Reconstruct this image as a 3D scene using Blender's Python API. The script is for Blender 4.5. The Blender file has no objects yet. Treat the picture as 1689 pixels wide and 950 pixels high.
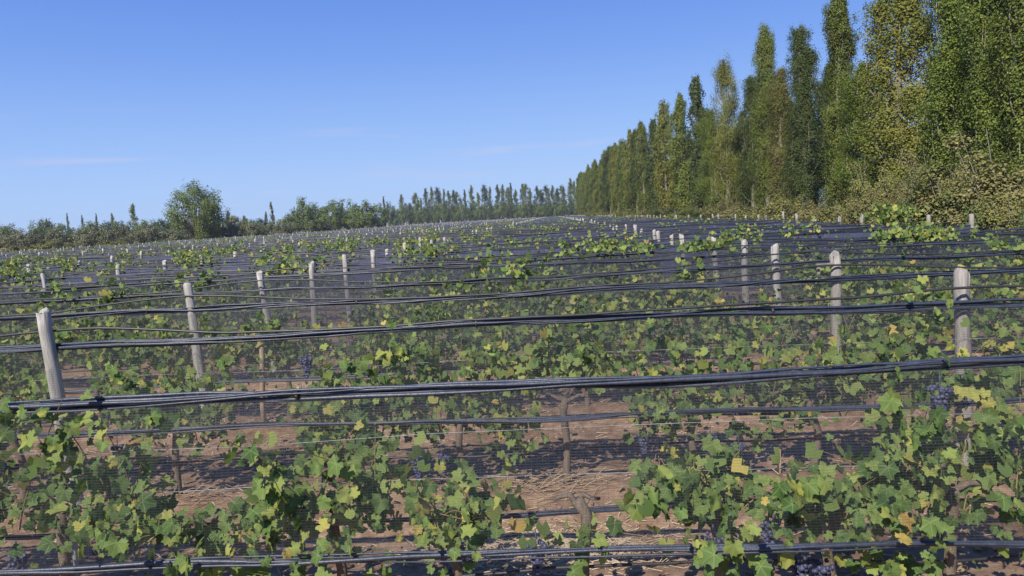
import bpy, math, random
import numpy as np
from mathutils import Vector, Matrix

S = bpy.context.scene
COL = S.collection
RNG = np.random.default_rng(7)
random.seed(7)
R = math.radians

# ------------------------------------------------------------------ camera
# measured on the photograph (1689 x 950): focal length in pixels, vanishing
# point of the post lanes (= world +Y) and the roll of the horizon
F, VPX, VPY, ROLL = 1250.0, 912.0, 355.0, R(2.9)
CAM_H = 2.25
_y = Vector((VPX - 844.5, 475 - VPY, F)).normalized()            # world Y seen in (right, up, forward)
_u = Vector((-math.sin(ROLL), math.cos(ROLL), 0))
_u = (_u - _y * _u.dot(_y)).normalized()                         # world Z
_x = _y.cross(_u) * -1
if _x.x < 0: _x = -_x                                            # world X
right = Vector((_x.x, _y.x, _u.x)); up = Vector((_x.y, _y.y, _u.y)); fwd = Vector((_x.z, _y.z, _u.z))
cam = bpy.data.cameras.new('camera')
cam.sensor_width = 36; cam.lens = 36 * F / 1689
cam.clip_start = .05; cam.clip_end = 20000
camo = bpy.data.objects.new('camera', cam); COL.objects.link(camo)
m = Matrix((right, up, -fwd)).transposed().to_4x4(); m.translation = (0, 0, CAM_H)
camo.matrix_world = m
S.camera = camo

def proj(x, y, z):
    d = Vector((x, y, z - CAM_H)); w = d.dot(fwd)
    if w < .05: return None
    return 844.5 + F * d.dot(right) / w, 475 - F * d.dot(up) / w
def ray(px, py):
    return (right * ((px - 844.5) / F) + up * ((475 - py) / F) + fwd)
def at_y(px, py, Y):                                             # point of the pixel's ray on the plane y = Y
    d = ray(px, py); t = Y / d.y
    return Vector((d.x * t, Y, CAM_H + d.z * t))

# ------------------------------------------------------------------ light
SUN_DIR = Vector((-.33, -.66, .66)).normalized()                  # towards the sun: behind the camera, to its left
w = bpy.data.worlds.new('World'); S.world = w; w.use_nodes = True
nt = w.node_tree; N = nt.nodes; Lk = nt.links
bg = N['Background']
sky = N.new('ShaderNodeTexSky'); sky.sky_type = 'NISHITA'; sky.sun_disc = False
sky.sun_elevation = math.asin(SUN_DIR.z)
sky.sun_rotation = math.atan2(SUN_DIR.x, SUN_DIR.y)
sky.altitude = 700; sky.air_density = 1.15; sky.dust_density = .6; sky.ozone_density = 3.0
SKY_STRENGTH = .115
bg.inputs['Strength'].default_value = SKY_STRENGTH
# faint pinkish streaks of cloud low over the horizon, all the way round
tc = N.new('ShaderNodeTexCoord'); mp = N.new('ShaderNodeMapping'); mp.inputs['Scale'].default_value = (2.6, 2.6, 34)
mp.inputs['Location'].default_value = (3.1, .4, .35)
nz = N.new('ShaderNodeTexNoise'); nz.inputs['Scale'].default_value = 1.6; nz.inputs['Detail'].default_value = 5
cr = N.new('ShaderNodeValToRGB'); cr.color_ramp.elements[0].position = .585; cr.color_ramp.elements[1].position = .78
sx = N.new('ShaderNodeSeparateXYZ')
ev = N.new('ShaderNodeValToRGB')
e = ev.color_ramp.elements; e[0].position = .02; e[0].color = (0, 0, 0, 1); e[1].position = .16; e[1].color = (0, 0, 0, 1)
k = e.new(.05); k.color = (1, 1, 1, 1); k = e.new(.10); k.color = (.8, .8, .8, 1)
mu = N.new('ShaderNodeMath'); mu.operation = 'MULTIPLY'
mu2 = N.new('ShaderNodeMath'); mu2.operation = 'MULTIPLY'; mu2.inputs[1].default_value = .36
mx = N.new('ShaderNodeMix'); mx.data_type = 'RGBA'
mx.inputs['B'].default_value = (4.6, 3.6, 4.1, 1)
Lk.new(tc.outputs['Generated'], mp.inputs['Vector']); Lk.new(mp.outputs['Vector'], nz.inputs['Vector'])
Lk.new(nz.outputs['Fac'], cr.inputs['Fac']); Lk.new(tc.outputs['Generated'], sx.inputs[0]); Lk.new(sx.outputs['Z'], ev.inputs['Fac'])
Lk.new(cr.outputs['Color'], mu.inputs[0]); Lk.new(ev.outputs['Color'], mu.inputs[1]); Lk.new(mu.outputs[0], mu2.inputs[0])
gr_ = N.new('ShaderNodeValToRGB'); ge_ = gr_.color_ramp.elements      # clear blue air, paler towards the horizon
ge_[0].position = 0; ge_[0].color = (.43, .625, .96, 1); ge_[1].position = 1; ge_[1].color = (.07, .17, .56, 1)
for p_, c_ in ((.05, (.385, .575, .955)), (.10, (.315, .51, .935)), (.20, (.19, .365, .86)), (.30, (.118, .262, .775)), (.55, (.085, .205, .66))): ge_.new(p_).color = (*c_, 1)
gs_ = N.new('ShaderNodeVectorMath'); gs_.operation = 'SCALE'; gs_.inputs['Scale'].default_value = .645 / SKY_STRENGTH
gm_ = N.new('ShaderNodeMix'); gm_.data_type = 'RGBA'; gm_.inputs['Factor'].default_value = .94
Lk.new(sx.outputs['Z'], gr_.inputs['Fac']); Lk.new(gr_.outputs['Color'], gs_.inputs[0])
Lk.new(sky.outputs['Color'], gm_.inputs['A']); Lk.new(gs_.outputs[0], gm_.inputs['B'])
Lk.new(mu2.outputs[0], mx.inputs['Factor']); Lk.new(gm_.outputs['Result'], mx.inputs['A'])
Lk.new(mx.outputs['Result'], bg.inputs['Color'])

sl = bpy.data.lights.new('sun', 'SUN'); sl.energy = 4.7; sl.angle = R(.5); sl.color = (1, .93, .83)
so = bpy.data.objects.new('sun', sl); COL.objects.link(so)
so.rotation_euler = SUN_DIR.to_track_quat('Z', 'Y').to_euler()

S.view_settings.view_transform = 'Standard'; S.view_settings.look = 'None'
S.view_settings.exposure = 0.65; S.view_settings.gamma = 1
S.render.engine = 'CYCLES'
S.cycles.transparent_max_bounces = 48
S.cycles.max_bounces = 6; S.cycles.diffuse_bounces = 3; S.cycles.glossy_bounces = 2; S.cycles.transmission_bounces = 3
S.cycles.use_denoising = True

# ------------------------------------------------------------------ helpers
def tag(o, label=None, cat=None, group=None, kind=None):
    if label: o['label'] = label
    if cat: o['category'] = cat
    if group: o['group'] = group
    if kind: o['kind'] = kind
    return o
def empty(name, loc, label, cat, group=None):
    o = bpy.data.objects.new(name, None); COL.objects.link(o); o.location = loc
    o.empty_display_size = .2
    return tag(o, label, cat, group)
def link(name, me, parent=None, loc=None, mat=None):
    o = bpy.data.objects.new(name, me); COL.objects.link(o)
    if parent: o.parent = parent
    if loc is not None: o.location = loc
    if mat is not None and me.materials:
        o.material_slots[0].link = 'OBJECT'; o.material_slots[0].material = mat
    return o
def mesh_np(name, V, groups, mat, smooth=False, uv=None):
    """groups: list of (m, k) index arrays."""
    me = bpy.data.meshes.new(name)
    V = np.asarray(V, np.float32)
    groups = [np.asarray(g, np.int32) for g in groups if len(g)]
    me.vertices.add(len(V)); me.vertices.foreach_set('co', V.ravel())
    nl = sum(g.size for g in groups); npol = sum(len(g) for g in groups)
    me.loops.add(nl); me.polygons.add(npol)
    idx = np.concatenate([g.ravel() for g in groups]); me.loops.foreach_set('vertex_index', idx)
    tot = np.concatenate([np.full(len(g), g.shape[1], np.int32) for g in groups])
    st = np.concatenate([[0], np.cumsum(tot)[:-1]]).astype(np.int32)
    me.polygons.foreach_set('loop_start', st)
    me.polygons.foreach_set('use_smooth', np.full(npol, smooth, bool))
    if uv is not None:
        l = me.uv_layers.new(name='UVMap'); l.data.foreach_set('uv', np.asarray(uv, np.float32)[idx].ravel())
    me.update(calc_edges=True); me.validate()
    if mat: me.materials.append(mat)
    return me
class MB:
    """collects shapes into one mesh"""
    def __init__(s): s.V = []; s.q = []; s.t = []; s.n = 0
    def add(s, V, quads=None, tris=None):
        V = np.asarray(V, float); s.V.append(V)
        if quads is not None and len(quads): s.q.append(np.asarray(quads) + s.n)
        if tris is not None and len(tris): s.t.append(np.asarray(tris) + s.n)
        s.n += len(V)
    def tube(s, P, r, n=6, cap=True):
        P = np.asarray(P, float); m_ = len(P)
        r = np.broadcast_to(np.asarray(r, float), (m_,))
        T = np.gradient(P, axis=0); T /= np.linalg.norm(T, axis=1)[:, None] + 1e-9
        ref = np.array([0, 0, 1.]) if abs(T[0, 2]) < .8 else np.array([1., 0, 0])
        A = np.cross(T, ref); A /= np.linalg.norm(A, axis=1)[:, None] + 1e-9
        B = np.cross(T, A)
        a = np.arange(n) * 2 * math.pi / n
        V = (P[:, None] + r[:, None, None] * (np.cos(a)[None, :, None] * A[:, None] + np.sin(a)[None, :, None] * B[:, None])).reshape(-1, 3)
        i = np.arange(m_ - 1)[:, None] * n; j = np.arange(n)[None]; j2 = (j + 1) % n
        Q = np.stack([i + j, i + j2, i + n + j2, i + n + j], -1).reshape(-1, 4)
        t = []
        if cap:
            V = np.vstack([V, P[0], P[-1]]); c = m_ * n
            for q in range(n):
                t.append((c, (q + 1) % n, q)); t.append((c + 1, (m_ - 1) * n + q, (m_ - 1) * n + (q + 1) % n))
        s.add(V, Q, np.array(t, int).reshape(-1, 3))
    def box(s, c, d, rot=None):
        v = np.array([(x, y, z) for x in (-1, 1) for y in (-1, 1) for z in (-1, 1)]) * np.asarray(d) / 2
        if rot is not None: v = v @ np.asarray(rot).T
        s.add(v + np.asarray(c), [(0, 1, 3, 2), (4, 6, 7, 5), (0, 4, 5, 1), (2, 3, 7, 6), (0, 2, 6, 4), (1, 5, 7, 3)])
    def mesh(s, name, mat, smooth=True):
        g = []
        if s.q: g.append(np.vstack(s.q))
        if s.t: g.append(np.vstack(s.t))
        return mesh_np(name, np.vstack(s.V), g, mat, smooth)

def unit(a): return a / (np.linalg.norm(a, axis=-1, keepdims=True) + 1e-9)

# ------------------------------------------------------------------ materials
def mat(name):
    m_ = bpy.data.materials.new(name); m_.use_nodes = True
    t = m_.node_tree; t.nodes.clear()
    o = t.nodes.new('ShaderNodeOutputMaterial')
    return m_, t, o
def nd(t, kind, **kw):
    n = t.nodes.new('ShaderNode' + kind)
    for k_, v in kw.items():
        if k_.startswith('i_'):
            n.inputs[k_[2:].replace('_', ' ')].default_value = v
        else: setattr(n, k_, v)
    return n
def ramp(t, stops, interp='LINEAR'):
    n = t.nodes.new('ShaderNodeValToRGB'); e_ = n.color_ramp.elements; n.color_ramp.interpolation = interp
    e_[0].position, e_[0].color = stops[0][0], (*stops[0][1], 1)
    e_[1].position, e_[1].color = stops[-1][0], (*stops[-1][1], 1)
    for p, c in stops[1:-1]: e_.new(p).color = (*c, 1)
    return n
def math_(t, op, a, b=None, clamp=False):
    n = t.nodes.new('ShaderNodeMath'); n.operation = op; n.use_clamp = clamp
    for i, v in enumerate((a, b)):
        if v is None: continue
        if isinstance(v, (int, float)): n.inputs[i].default_value = v
        else: t.links.new(v, n.inputs[i])
    return n.outputs[0]
def mixc(t, f, a, b, blend='MIX'):
    n = t.nodes.new('ShaderNodeMix'); n.data_type = 'RGBA'; n.blend_type = blend
    for k_, v in (('Factor', f), ('A', a), ('B', b)):
        s_ = n.inputs[k_]
        if isinstance(v, (int, float)): s_.default_value = v
        elif isinstance(v, tuple): s_.default_value = (*v, 1)
        else: t.links.new(v, s_)
    return n.outputs['Result']
def noise(t, scale, detail=4, vec=None, rough=.6):
    n = nd(t, 'TexNoise', i_Scale=scale, i_Detail=detail, i_Roughness=rough)
    if vec is not None: t.links.new(vec, n.inputs['Vector'])
    return n.outputs['Fac']

def leaf_material(name, stops, trans=.35, rough=.45, veins=False, patch=None, patch_scale=.5, patch_pos=(.5, .62), spec=.35):
    """foliage: colour differs leaf by leaf, light passes through; patch = colour of whole autumn-tinted areas"""
    m_, t, o = mat(name)
    oi = nd(t, 'ObjectInfo'); ge = nd(t, 'NewGeometry')
    r_ = math_(t, 'FRACT', math_(t, 'ADD', oi.outputs['Random'], ge.outputs['Random Per Island']))
    c = ramp(t, stops); t.links.new(r_, c.inputs['Fac']); colr = c.outputs['Color']
    tcn = nd(t, 'TexCoord')
    if patch:
        v = nd(t, 'VectorMath', operation='ADD'); t.links.new(tcn.outputs['Object'], v.inputs[0])
        sc = nd(t, 'VectorMath', operation='SCALE'); sc.inputs[0].default_value = (37, 17, 11); t.links.new(oi.outputs['Random'], sc.inputs['Scale'])
        t.links.new(sc.outputs[0], v.inputs[1])
        pn = noise(t, patch_scale, 3, v.outputs[0])
        pr = ramp(t, [(patch_pos[0], (0, 0, 0)), (patch_pos[1], (1, 1, 1))]); t.links.new(pn, pr.inputs['Fac'])
        colr = mixc(t, math_(t, 'MULTIPLY', pr.outputs['Color'], .75), colr, patch)
    if veins:
        uvn = nd(t, 'UVMap'); s_ = nd(t, 'SeparateXYZ'); t.links.new(uvn.outputs[0], s_.inputs[0])
        an = math_(t, 'ARCTAN2', s_.outputs['X'], s_.outputs['Y'])
        wv = math_(t, 'ABSOLUTE', math_(t, 'SINE', math_(t, 'MULTIPLY', an, 3.3)))
        le = nd(t, 'VectorMath', operation='LENGTH'); t.links.new(uvn.outputs[0], le.inputs[0])
        ln = math_(t, 'LESS_THAN', math_(t, 'MULTIPLY', wv, le.outputs['Value']), .05)
        colr = mixc(t, math_(t, 'MULTIPLY', ln, .5), colr, (.30, .36, .14))
        mo = noise(t, 26, 3, tcn.outputs['Object'])
        colr = mixc(t, math_(t, 'MULTIPLY', mo, .35), colr, (.03, .06, .02))
        sp = ramp(t, [(.60, (0, 0, 0)), (.68, (1, 1, 1))]); t.links.new(noise(t, 7, 4, tcn.outputs['Object']), sp.inputs['Fac'])
        colr = mixc(t, math_(t, 'MULTIPLY', sp.outputs['Color'], .45), colr, (.26, .24, .10))       # sunburnt and dusty spots
    p = nd(t, 'BsdfPrincipled', i_Roughness=rough); p.inputs['Specular IOR Level'].default_value = spec
    t.links.new(colr, p.inputs['Base Color'])
    tr = nd(t, 'BsdfTranslucent'); 
    t.links.new(mixc(t, .5, colr, (.16, .22, .03)), tr.inputs['Color'])
    mxs = nd(t, 'MixShader', i_Fac=trans); mxs.inputs[0].default_value = trans
    t.links.new(p.outputs[0], mxs.inputs[1]); t.links.new(tr.outputs[0], mxs.inputs[2])
    t.links.new(mxs.outputs[0], o.inputs[0])
    return m_

VINE = leaf_material('vine_leaf', [(0, (0.059, 0.119, 0.033)), (.3, (0.107, 0.176, 0.050)), (.6, (0.166, 0.240, 0.066)), (.86, (0.266, 0.326, 0.083)),
                                   (.965, (0.413, 0.403, 0.094)), (.992, (0.504, 0.377, 0.099)), (1, (0.332, 0.151, 0.055))], .36, .6, veins=True, spec=.16)
VINEF = leaf_material('vine_foliage', [(0, (0.073, 0.126, 0.037)), (.3, (0.126, 0.189, 0.055)), (.6, (0.186, 0.245, 0.072)), (.84, (0.280, 0.333, 0.088)),
                                       (.96, (0.438, 0.403, 0.105)), (1, (0.451, 0.314, 0.099))], .36, .6, spec=.16)
POP = [leaf_material('poplar_green', [(0, (0.104, 0.147, 0.025)), (.5, (0.146, 0.192, 0.032)), (.9, (0.208, 0.239, 0.039)), (1, (0.321, 0.294, 0.053))], .4, .5, patch=(.12, .13, .03), patch_scale=.35),
       leaf_material('poplar_yellowing', [(0, (.13, .16, .028)), (.5, (.19, .208, .034)), (.9, (.25, .25, .04)), (1, (.31, .28, .055))], .4, .5, patch=(.25, .24, .04), patch_scale=.3),
       leaf_material('poplar_bright', [(0, (0.108, 0.161, 0.024)), (.5, (0.154, 0.215, 0.030)), (.9, (0.217, 0.255, 0.040)), (1, (0.309, 0.295, 0.055))], .4, .5, patch=(.11, .15, .03), patch_scale=.35),
       leaf_material('poplar_brown', [(0, (0.127, 0.141, 0.035)), (.5, (0.175, 0.178, 0.042)), (.9, (0.224, 0.207, 0.053)), (1, (0.281, 0.237, 0.069))], .4, .5, patch=(.18, .15, .06), patch_scale=.3),
       leaf_material('poplar_dark', [(0, (.05, .075, .018)), (.5, (.072, .10, .023)), (.9, (.10, .128, .028)), (1, (.14, .155, .036))], .38, .5)]
SHRUB = [leaf_material('shrub_golden', [(0, (0.117, 0.135, 0.038)), (.5, (0.189, 0.195, 0.055)), (.85, (0.270, 0.250, 0.075)), (1, (0.342, 0.290, 0.090))], .3, .6, patch=(.09, .13, .035), patch_scale=.7),
         leaf_material('shrub_tan', [(0, (0.123, 0.122, 0.046)), (.5, (0.189, 0.176, 0.065)), (.85, (0.264, 0.230, 0.085)), (1, (0.317, 0.274, 0.104))], .25, .65, patch=(.11, .12, .045), patch_scale=.6),
         leaf_material('shrub_green', [(0, (0.065, 0.111, 0.033)), (.5, (0.111, 0.163, 0.039)), (.85, (0.195, 0.221, 0.052)), (1, (0.312, 0.260, 0.078))], .3, .55, patch=(.2, .17, .05), patch_scale=.7)]
OLIVE = leaf_material('olive_foliage', [(0, (0.082, 0.091, 0.047)), (.5, (0.124, 0.135, 0.068)), (.85, (0.180, 0.185, 0.096)), (1, (0.229, 0.220, 0.117))], .15, .55)
FARTREE = leaf_material('broad_foliage', [(0, (0.074, 0.115, 0.024)), (.5, (0.113, 0.161, 0.032)), (.9, (0.157, 0.199, 0.042)), (1, (0.226, 0.232, 0.050))], .28, .5)

def simple(name, a, b, scale, rough=.7, bump=.0, bscale=40, stretch=None, spec=.3):
    m_, t, o = mat(name)
    tcn = nd(t, 'TexCoord'); v = tcn.outputs['Object']
    if stretch:
        mpn = nd(t, 'Mapping'); mpn.inputs['Scale'].default_value = stretch; t.links.new(v, mpn.inputs[0]); v = mpn.outputs[0]
    f = noise(t, scale, 6, v); r_ = ramp(t, [(.3, a), (.7, b)]); t.links.new(f, r_.inputs['Fac'])
    p = nd(t, 'BsdfPrincipled', i_Roughness=rough); p.inputs['Specular IOR Level'].default_value = spec
    t.links.new(r_.outputs[0], p.inputs['Base Color'])
    if bump:
        bn = nd(t, 'Bump', i_Strength=bump, i_Distance=.01); t.links.new(noise(t, bscale, 5, v), bn.inputs['Height']); t.links.new(bn.outputs[0], p.inputs['Normal'])
    t.links.new(p.outputs[0], o.inputs[0])
    return m_
WOOD = simple('weathered_post', (.22, .208, .188), (.45, .43, .395), 7, .88, .9, 26, (7, 7, .6))
WOODG = simple('grey_post', (.19, .175, .16), (.34, .315, .285), 9, .85, .6, 30, (7, 7, .7))
BARK = simple('vine_bark', (.10, .075, .055), (.21, .165, .125), 22, .9, .8, 60, (3, 3, .6))
TREEBARK = simple('tree_bark', (.12, .105, .085), (.26, .235, .20), 3, .9, .6, 12, (3, 3, .4))
CANE = simple('dry_cane', (.24, .17, .11), (.42, .32, .22), 12, .8)
SHOOT = simple('shoot', (.16, .13, .045), (.24, .16, .08), 12, .6)
PLASTIC = simple('black_plastic', (.018, .023, .038), (.042, .052, .080), 30, .42, .2, 80, spec=.5)
PLASTIC_FAR = simple('sky_tinted_black_net', (.036, .044, .095), (.056, .066, .125), 3, .5, spec=.35)  # black cords far off; blue sky reflection put into the base colour
HOSE = simple('black_hose', (.016, .016, .018), (.035, .034, .034), 20, .45, .1, 60, spec=.5)
WIRE = simple('galvanised_wire', (.20, .205, .21), (.36, .36, .36), 20, .4, spec=.6)
STRAW = simple('straw', (.30, .22, .14), (.50, .40, .27), 3, .85)
CLOD = simple('soil_clod', (.17, .115, .085), (.30, .21, .16), 5, .95)
GRAPE = simple('grape_skin', (.018, .018, .045), (.10, .11, .19), 35, .5, spec=.4)

def net_material(name, lo, hi, period, base=(.060, .065, .080)):
    """black hail netting: horizontal threads, the gaps between them open"""
    m_, t, o = mat(name)
    uvn = nd(t, 'UVMap'); s_ = nd(t, 'SeparateXYZ'); t.links.new(uvn.outputs[0], s_.inputs[0])
    fr = math_(t, 'FRACT', math_(t, 'DIVIDE', s_.outputs['Y'], period))
    th = math_(t, 'LESS_THAN', fr, .3)
    fr2 = math_(t, 'FRACT', math_(t, 'DIVIDE', s_.outputs['X'], period * 2.2))
    th2 = math_(t, 'LESS_THAN', fr2, .12)
    on = math_(t, 'MAXIMUM', th, math_(t, 'MULTIPLY', th2, .7))
    big = noise(t, 1.3, 3, uvn.outputs[0])
    a = math_(t, 'ADD', math_(t, 'MULTIPLY', on, hi - lo), lo)
    a = math_(t, 'MULTIPLY', a, math_(t, 'ADD', .6, math_(t, 'MULTIPLY', big, .8)), clamp=True)
    p = nd(t, 'BsdfPrincipled', i_Roughness=.6); p.inputs['Base Color'].default_value = (*base, 1); p.inputs['Specular IOR Level'].default_value = .12
    tr = nd(t, 'BsdfTransparent')
    mxs = nd(t, 'MixShader'); t.links.new(a, mxs.inputs[0]); t.links.new(tr.outputs[0], mxs.inputs[1]); t.links.new(p.outputs[0], mxs.inputs[2])
    t.links.new(mxs.outputs[0], o.inputs[0])
    return m_
NET = net_material('hail_net', .06, .29, .013)
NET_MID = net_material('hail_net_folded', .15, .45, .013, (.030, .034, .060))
NET_FAR = net_material('hail_net_layered_sky_tint', .6, .8, .013, (.042, .050, .10))  # denser for stacked layers; sky sheen on black net coloured in as blue

# ------------------------------------------------------------------ terrain
LEFT_Y = [-50, 100, 150, 200, 300, 480, 3000]; LEFT_X = [-75, -75, -70, -58, -66, -88, -88]
XR, YEND = 10.5, 470.0                                           # right edge and far end of the vineyard
ROWS = [3.9, 6.0, 8.4, 10.6] + [10.6 + 2.25 * i for i in range(1, 205)]
def sstep(a, b, v): v = np.clip((v - a) / (b - a), 0, 1); return v * v * (3 - 2 * v)
_r2 = np.random.default_rng(3)
_W = [( _r2.uniform(.6, 9), _r2.uniform(0, 6.28), _r2.uniform(0, 6.28)) for _ in range(16)]
def ground(X, Y, fine=True):
    X = np.asarray(X, float); Y = np.asarray(Y, float)
    lx = np.interp(Y, LEFT_Y, LEFT_X)
    z = np.interp(Y, [150, 320], [1.9, .4]) * sstep(4, 60, lx - X)
    if fine:
        amp = sstep(40, 12, np.hypot(X, Y))
        near = np.zeros_like(X)
        for yr in ROWS[:8]: near += .09 * np.exp(-((Y - yr) / .38) ** 2)
        near += -.03 * np.exp(-(((Y - 7.2 - .8) / .25)) ** 2) - .03 * np.exp(-((Y - 5.2) / .2) ** 2)
        for k_, a, b in _W:
            near += .011 / math.sqrt(k_) * np.sin(k_ * (X * math.cos(a) + 1.6 * Y * math.sin(a)) + b)
        z = z + amp * near
    return z
def axis(a, b, fa, fb, d0, grow, lim):
    o = [fa]; 
    while o[-1] < fb: o.append(o[-1] + d0)
    s_ = d0
    while o[-1] < b: s_ = min(s_ * grow, lim); o.append(o[-1] + s_)
    s_ = d0; pre = []
    c = fa
    while c > a: s_ = min(s_ * grow, lim); c -= s_; pre.append(c)
    return np.array(pre[::-1] + o)
gx = axis(-4000, 4000, -6, 5, .055, 1.14, 400); gy = axis(-400, 7000, 2.2, 10, .05, 1.12, 400)
GX, GY = np.meshgrid(gx, gy)
GZ = ground(GX, GY)
dn = np.hypot(GX, GY) < 22
GZ += np.where(dn, RNG.normal(0, .008, GZ.shape), 0)
ny, nx = GX.shape
i = np.arange(ny - 1)[:, None] * nx; j = np.arange(nx - 1)[None]
Q = np.stack([i + j, i + j + 1, i + nx + j + 1, i + nx + j], -1).reshape(-1, 4)
m_, t, o = mat('soil_and_grass')
tcn = nd(t, 'TexCoord'); v = tcn.outputs['Object']
n1 = noise(t, .9, 6, v); n2 = noise(t, 9, 6, v); n3 = noise(t, 60, 4, v)
soil = ramp(t, [(.3, (.160, .100, .063)), (.5, (.262, .175, .113)), (.7, (.36, .252, .168))]); t.links.new(n2, soil.inputs['Fac'])
dark = ramp(t, [(.40, (1, 1, 1)), (.58, (.55, .50, .48))]); t.links.new(n1, dark.inputs['Fac'])
sc_ = mixc(t, .8, soil.outputs[0], dark.outputs[0], 'MULTIPLY')
fl = ramp(t, [(.62, (0, 0, 0)), (.72, (1, 1, 1))]); t.links.new(n3, fl.inputs['Fac'])
sc_ = mixc(t, math_(t, 'MULTIPLY', fl.outputs[0], .35), sc_, (.46, .36, .24))
gr = ramp(t, [(.3, (.12, .115, .05)), (.5, (.22, .19, .09)), (.7, (.33, .27, .15))]); t.links.new(noise(t, .25, 6, v), gr.inputs['Fac'])
at = nd(t, 'Attribute', attribute_name='grass')
colr = mixc(t, at.outputs['Fac'], sc_, gr.outputs[0])
p = nd(t, 'BsdfPrincipled', i_Roughness=.95); p.inputs['Specular IOR Level'].default_value = .15
t.links.new(colr, p.inputs['Base Color'])
bn = nd(t, 'Bump', i_Strength=.7, i_Distance=.03); t.links.new(mixc(t, .4, n2, n3), bn.inputs['Height']); t.links.new(bn.outputs[0], p.inputs['Normal'])
t.links.new(p.outputs[0], o.inputs[0])
SOIL = m_
gm = mesh_np('ground', np.stack([GX, GY, GZ], -1).reshape(-1, 3), [Q], SOIL, True)
lxg = np.interp(GY, LEFT_Y, LEFT_X)
g_ = np.maximum(np.maximum(sstep(0, 3, lxg - GX), sstep(0.5, 3, GX - XR)), sstep(YEND, YEND + 6, GY))
a_ = gm.attributes.new('grass', 'FLOAT', 'POINT'); a_.data.foreach_set('value', g_.astype(np.float32).ravel())
tag(link('ground', gm), kind='structure')

# far mountain on the left-hand horizon
mm = MB()
mx_ = np.linspace(-1, 1, 60); prof = np.maximum(0, .62 * np.exp(-((mx_ + .05) / .30) ** 2) + .40 * np.exp(-((mx_ - .30) / .22) ** 2) + .35 * np.exp(-((mx_ + .55) / .25) ** 2)) + .02 * np.sin(mx_ * 31) * np.exp(-mx_ ** 2)
c0 = at_y(22, 380, 5200.)
rows_ = []
for q, (dy, s_) in enumerate(((-500, 0), (-250, .45), (0, 1), (300, .5), (600, 0))):
    rows_.append(np.stack([c0.x + mx_ * 420, np.full(60, c0.y + dy), -6 + 140 * prof * s_], -1))
V = np.vstack(rows_); i = np.arange(4)[:, None] * 60; j = np.arange(59)[None]
tag(link('mountain', mesh_np('mountain', V, [np.stack([i + j, i + j + 1, i + 61 + j, i + 60 + j], -1).reshape(-1, 4)],
     simple('mountain_rock', (.42, .36, .38), (.52, .46, .47), .01, .9), True)), kind='structure')

# ------------------------------------------------------------------ names of rows
ORD = ['first', 'second', 'third', 'fourth', 'fifth', 'sixth', 'seventh', 'eighth', 'ninth', 'tenth', 'eleventh', 'twelfth', 'thirteenth', 'fourteenth',
       'fifteenth', 'sixteenth', 'seventeenth', 'eighteenth', 'nineteenth']
TENS = ['', '', 'twent', 'thirt', 'fort', 'fift', 'sixt', 'sevent', 'eight', 'ninet']
def ordinal(n):                                                  # 1 -> first
    if n <= 19: return ORD[n - 1]
    a, b = divmod(n, 10)
    return TENS[a] + ('ieth' if b == 0 else 'y-' + ORD[b - 1])
def rowname(k): return 'nearest net row' if k == 0 else ordinal(k + 1) + ' net row'

# ------------------------------------------------------------------ posts
LANES = [XR, 3.08, -4.25, -10.4, -17.2, -24.2, -31.2, -38.2, -45.2, -52.2, -59.2, -66.2, -73.2]
LANE_NAME = {0: 'end lane by the poplars', 1: 'lane east of the middle', 2: 'lane west of the middle'}
LANE_WORD = ['end lane beside the poplars', 'first lane from the poplars after the end lane', 'second lane', 'third lane', 'fourth lane', 'fifth lane', 'sixth lane',
             'seventh lane', 'eighth lane', 'ninth lane', 'tenth lane', 'eleventh lane', 'twelfth lane']
def post_mesh(name, mt, r0, r1, seed):
    g = np.random.default_rng(seed); b = MB(); n = 20; zs = [-.25, .02, .4, .8, 1.2, 1.5, 1.642, 1.65]
    P = [(g.normal(0, .006), g.normal(0, .006), z) for z in zs]
    rr = [r0, r0, r0 * .98, r0 * .97 + .002, r1 * 1.01, r1, r1 * .99, r1 * .93]
    b.tube(P, rr, n)
    me = b.mesh(name, mt, True)
    for p_ in me.polygons:
        if len(p_.vertices) == 3: p_.use_smooth = False
    co = np.zeros(len(me.vertices) * 3); me.vertices.foreach_get('co', co); co = co.reshape(-1, 3)
    top = co[:, 2] > 1.6
    co[top, 2] += co[top, 0] * g.uniform(-.1, .1)
    co[:, :2] += g.normal(0, .0022, (len(co), 2)); f0 = g.uniform(.5, 1.2); hi_ = co[:, 2] > f0; co[hi_, 0] -= np.clip(co[hi_, 0] - r1 * .72, 0, 1) * .9; me.vertices.foreach_set('co', co.ravel()); me.update()
    return me
POSTM = [post_mesh('trellis_post', WOOD, .058, .053, s_) for s_ in (1, 2, 3, 4)]
POSTG = [post_mesh('trellis_post', WOODG, .063, .059, s_) for s_ in (5, 6)]
BEVEL = None
POSTS = {}
near_labels = {(1, 2): 'pale weathered post at far left of the second net row, split flat top', (1, 1): 'grey round post among vine leaves at the right of the second net row',
               (2, 2): 'pale post with chipped flank in the third net row, left of the middle', (2, 1): 'tall grey post in the third net row with a dark bracket at its top',
               (3, 2): 'slim leaning pale post in the fourth net row, left of the middle', (3, 1): 'grey post in the fourth net row beside a patch of red leaf'}
cand = []
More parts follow.
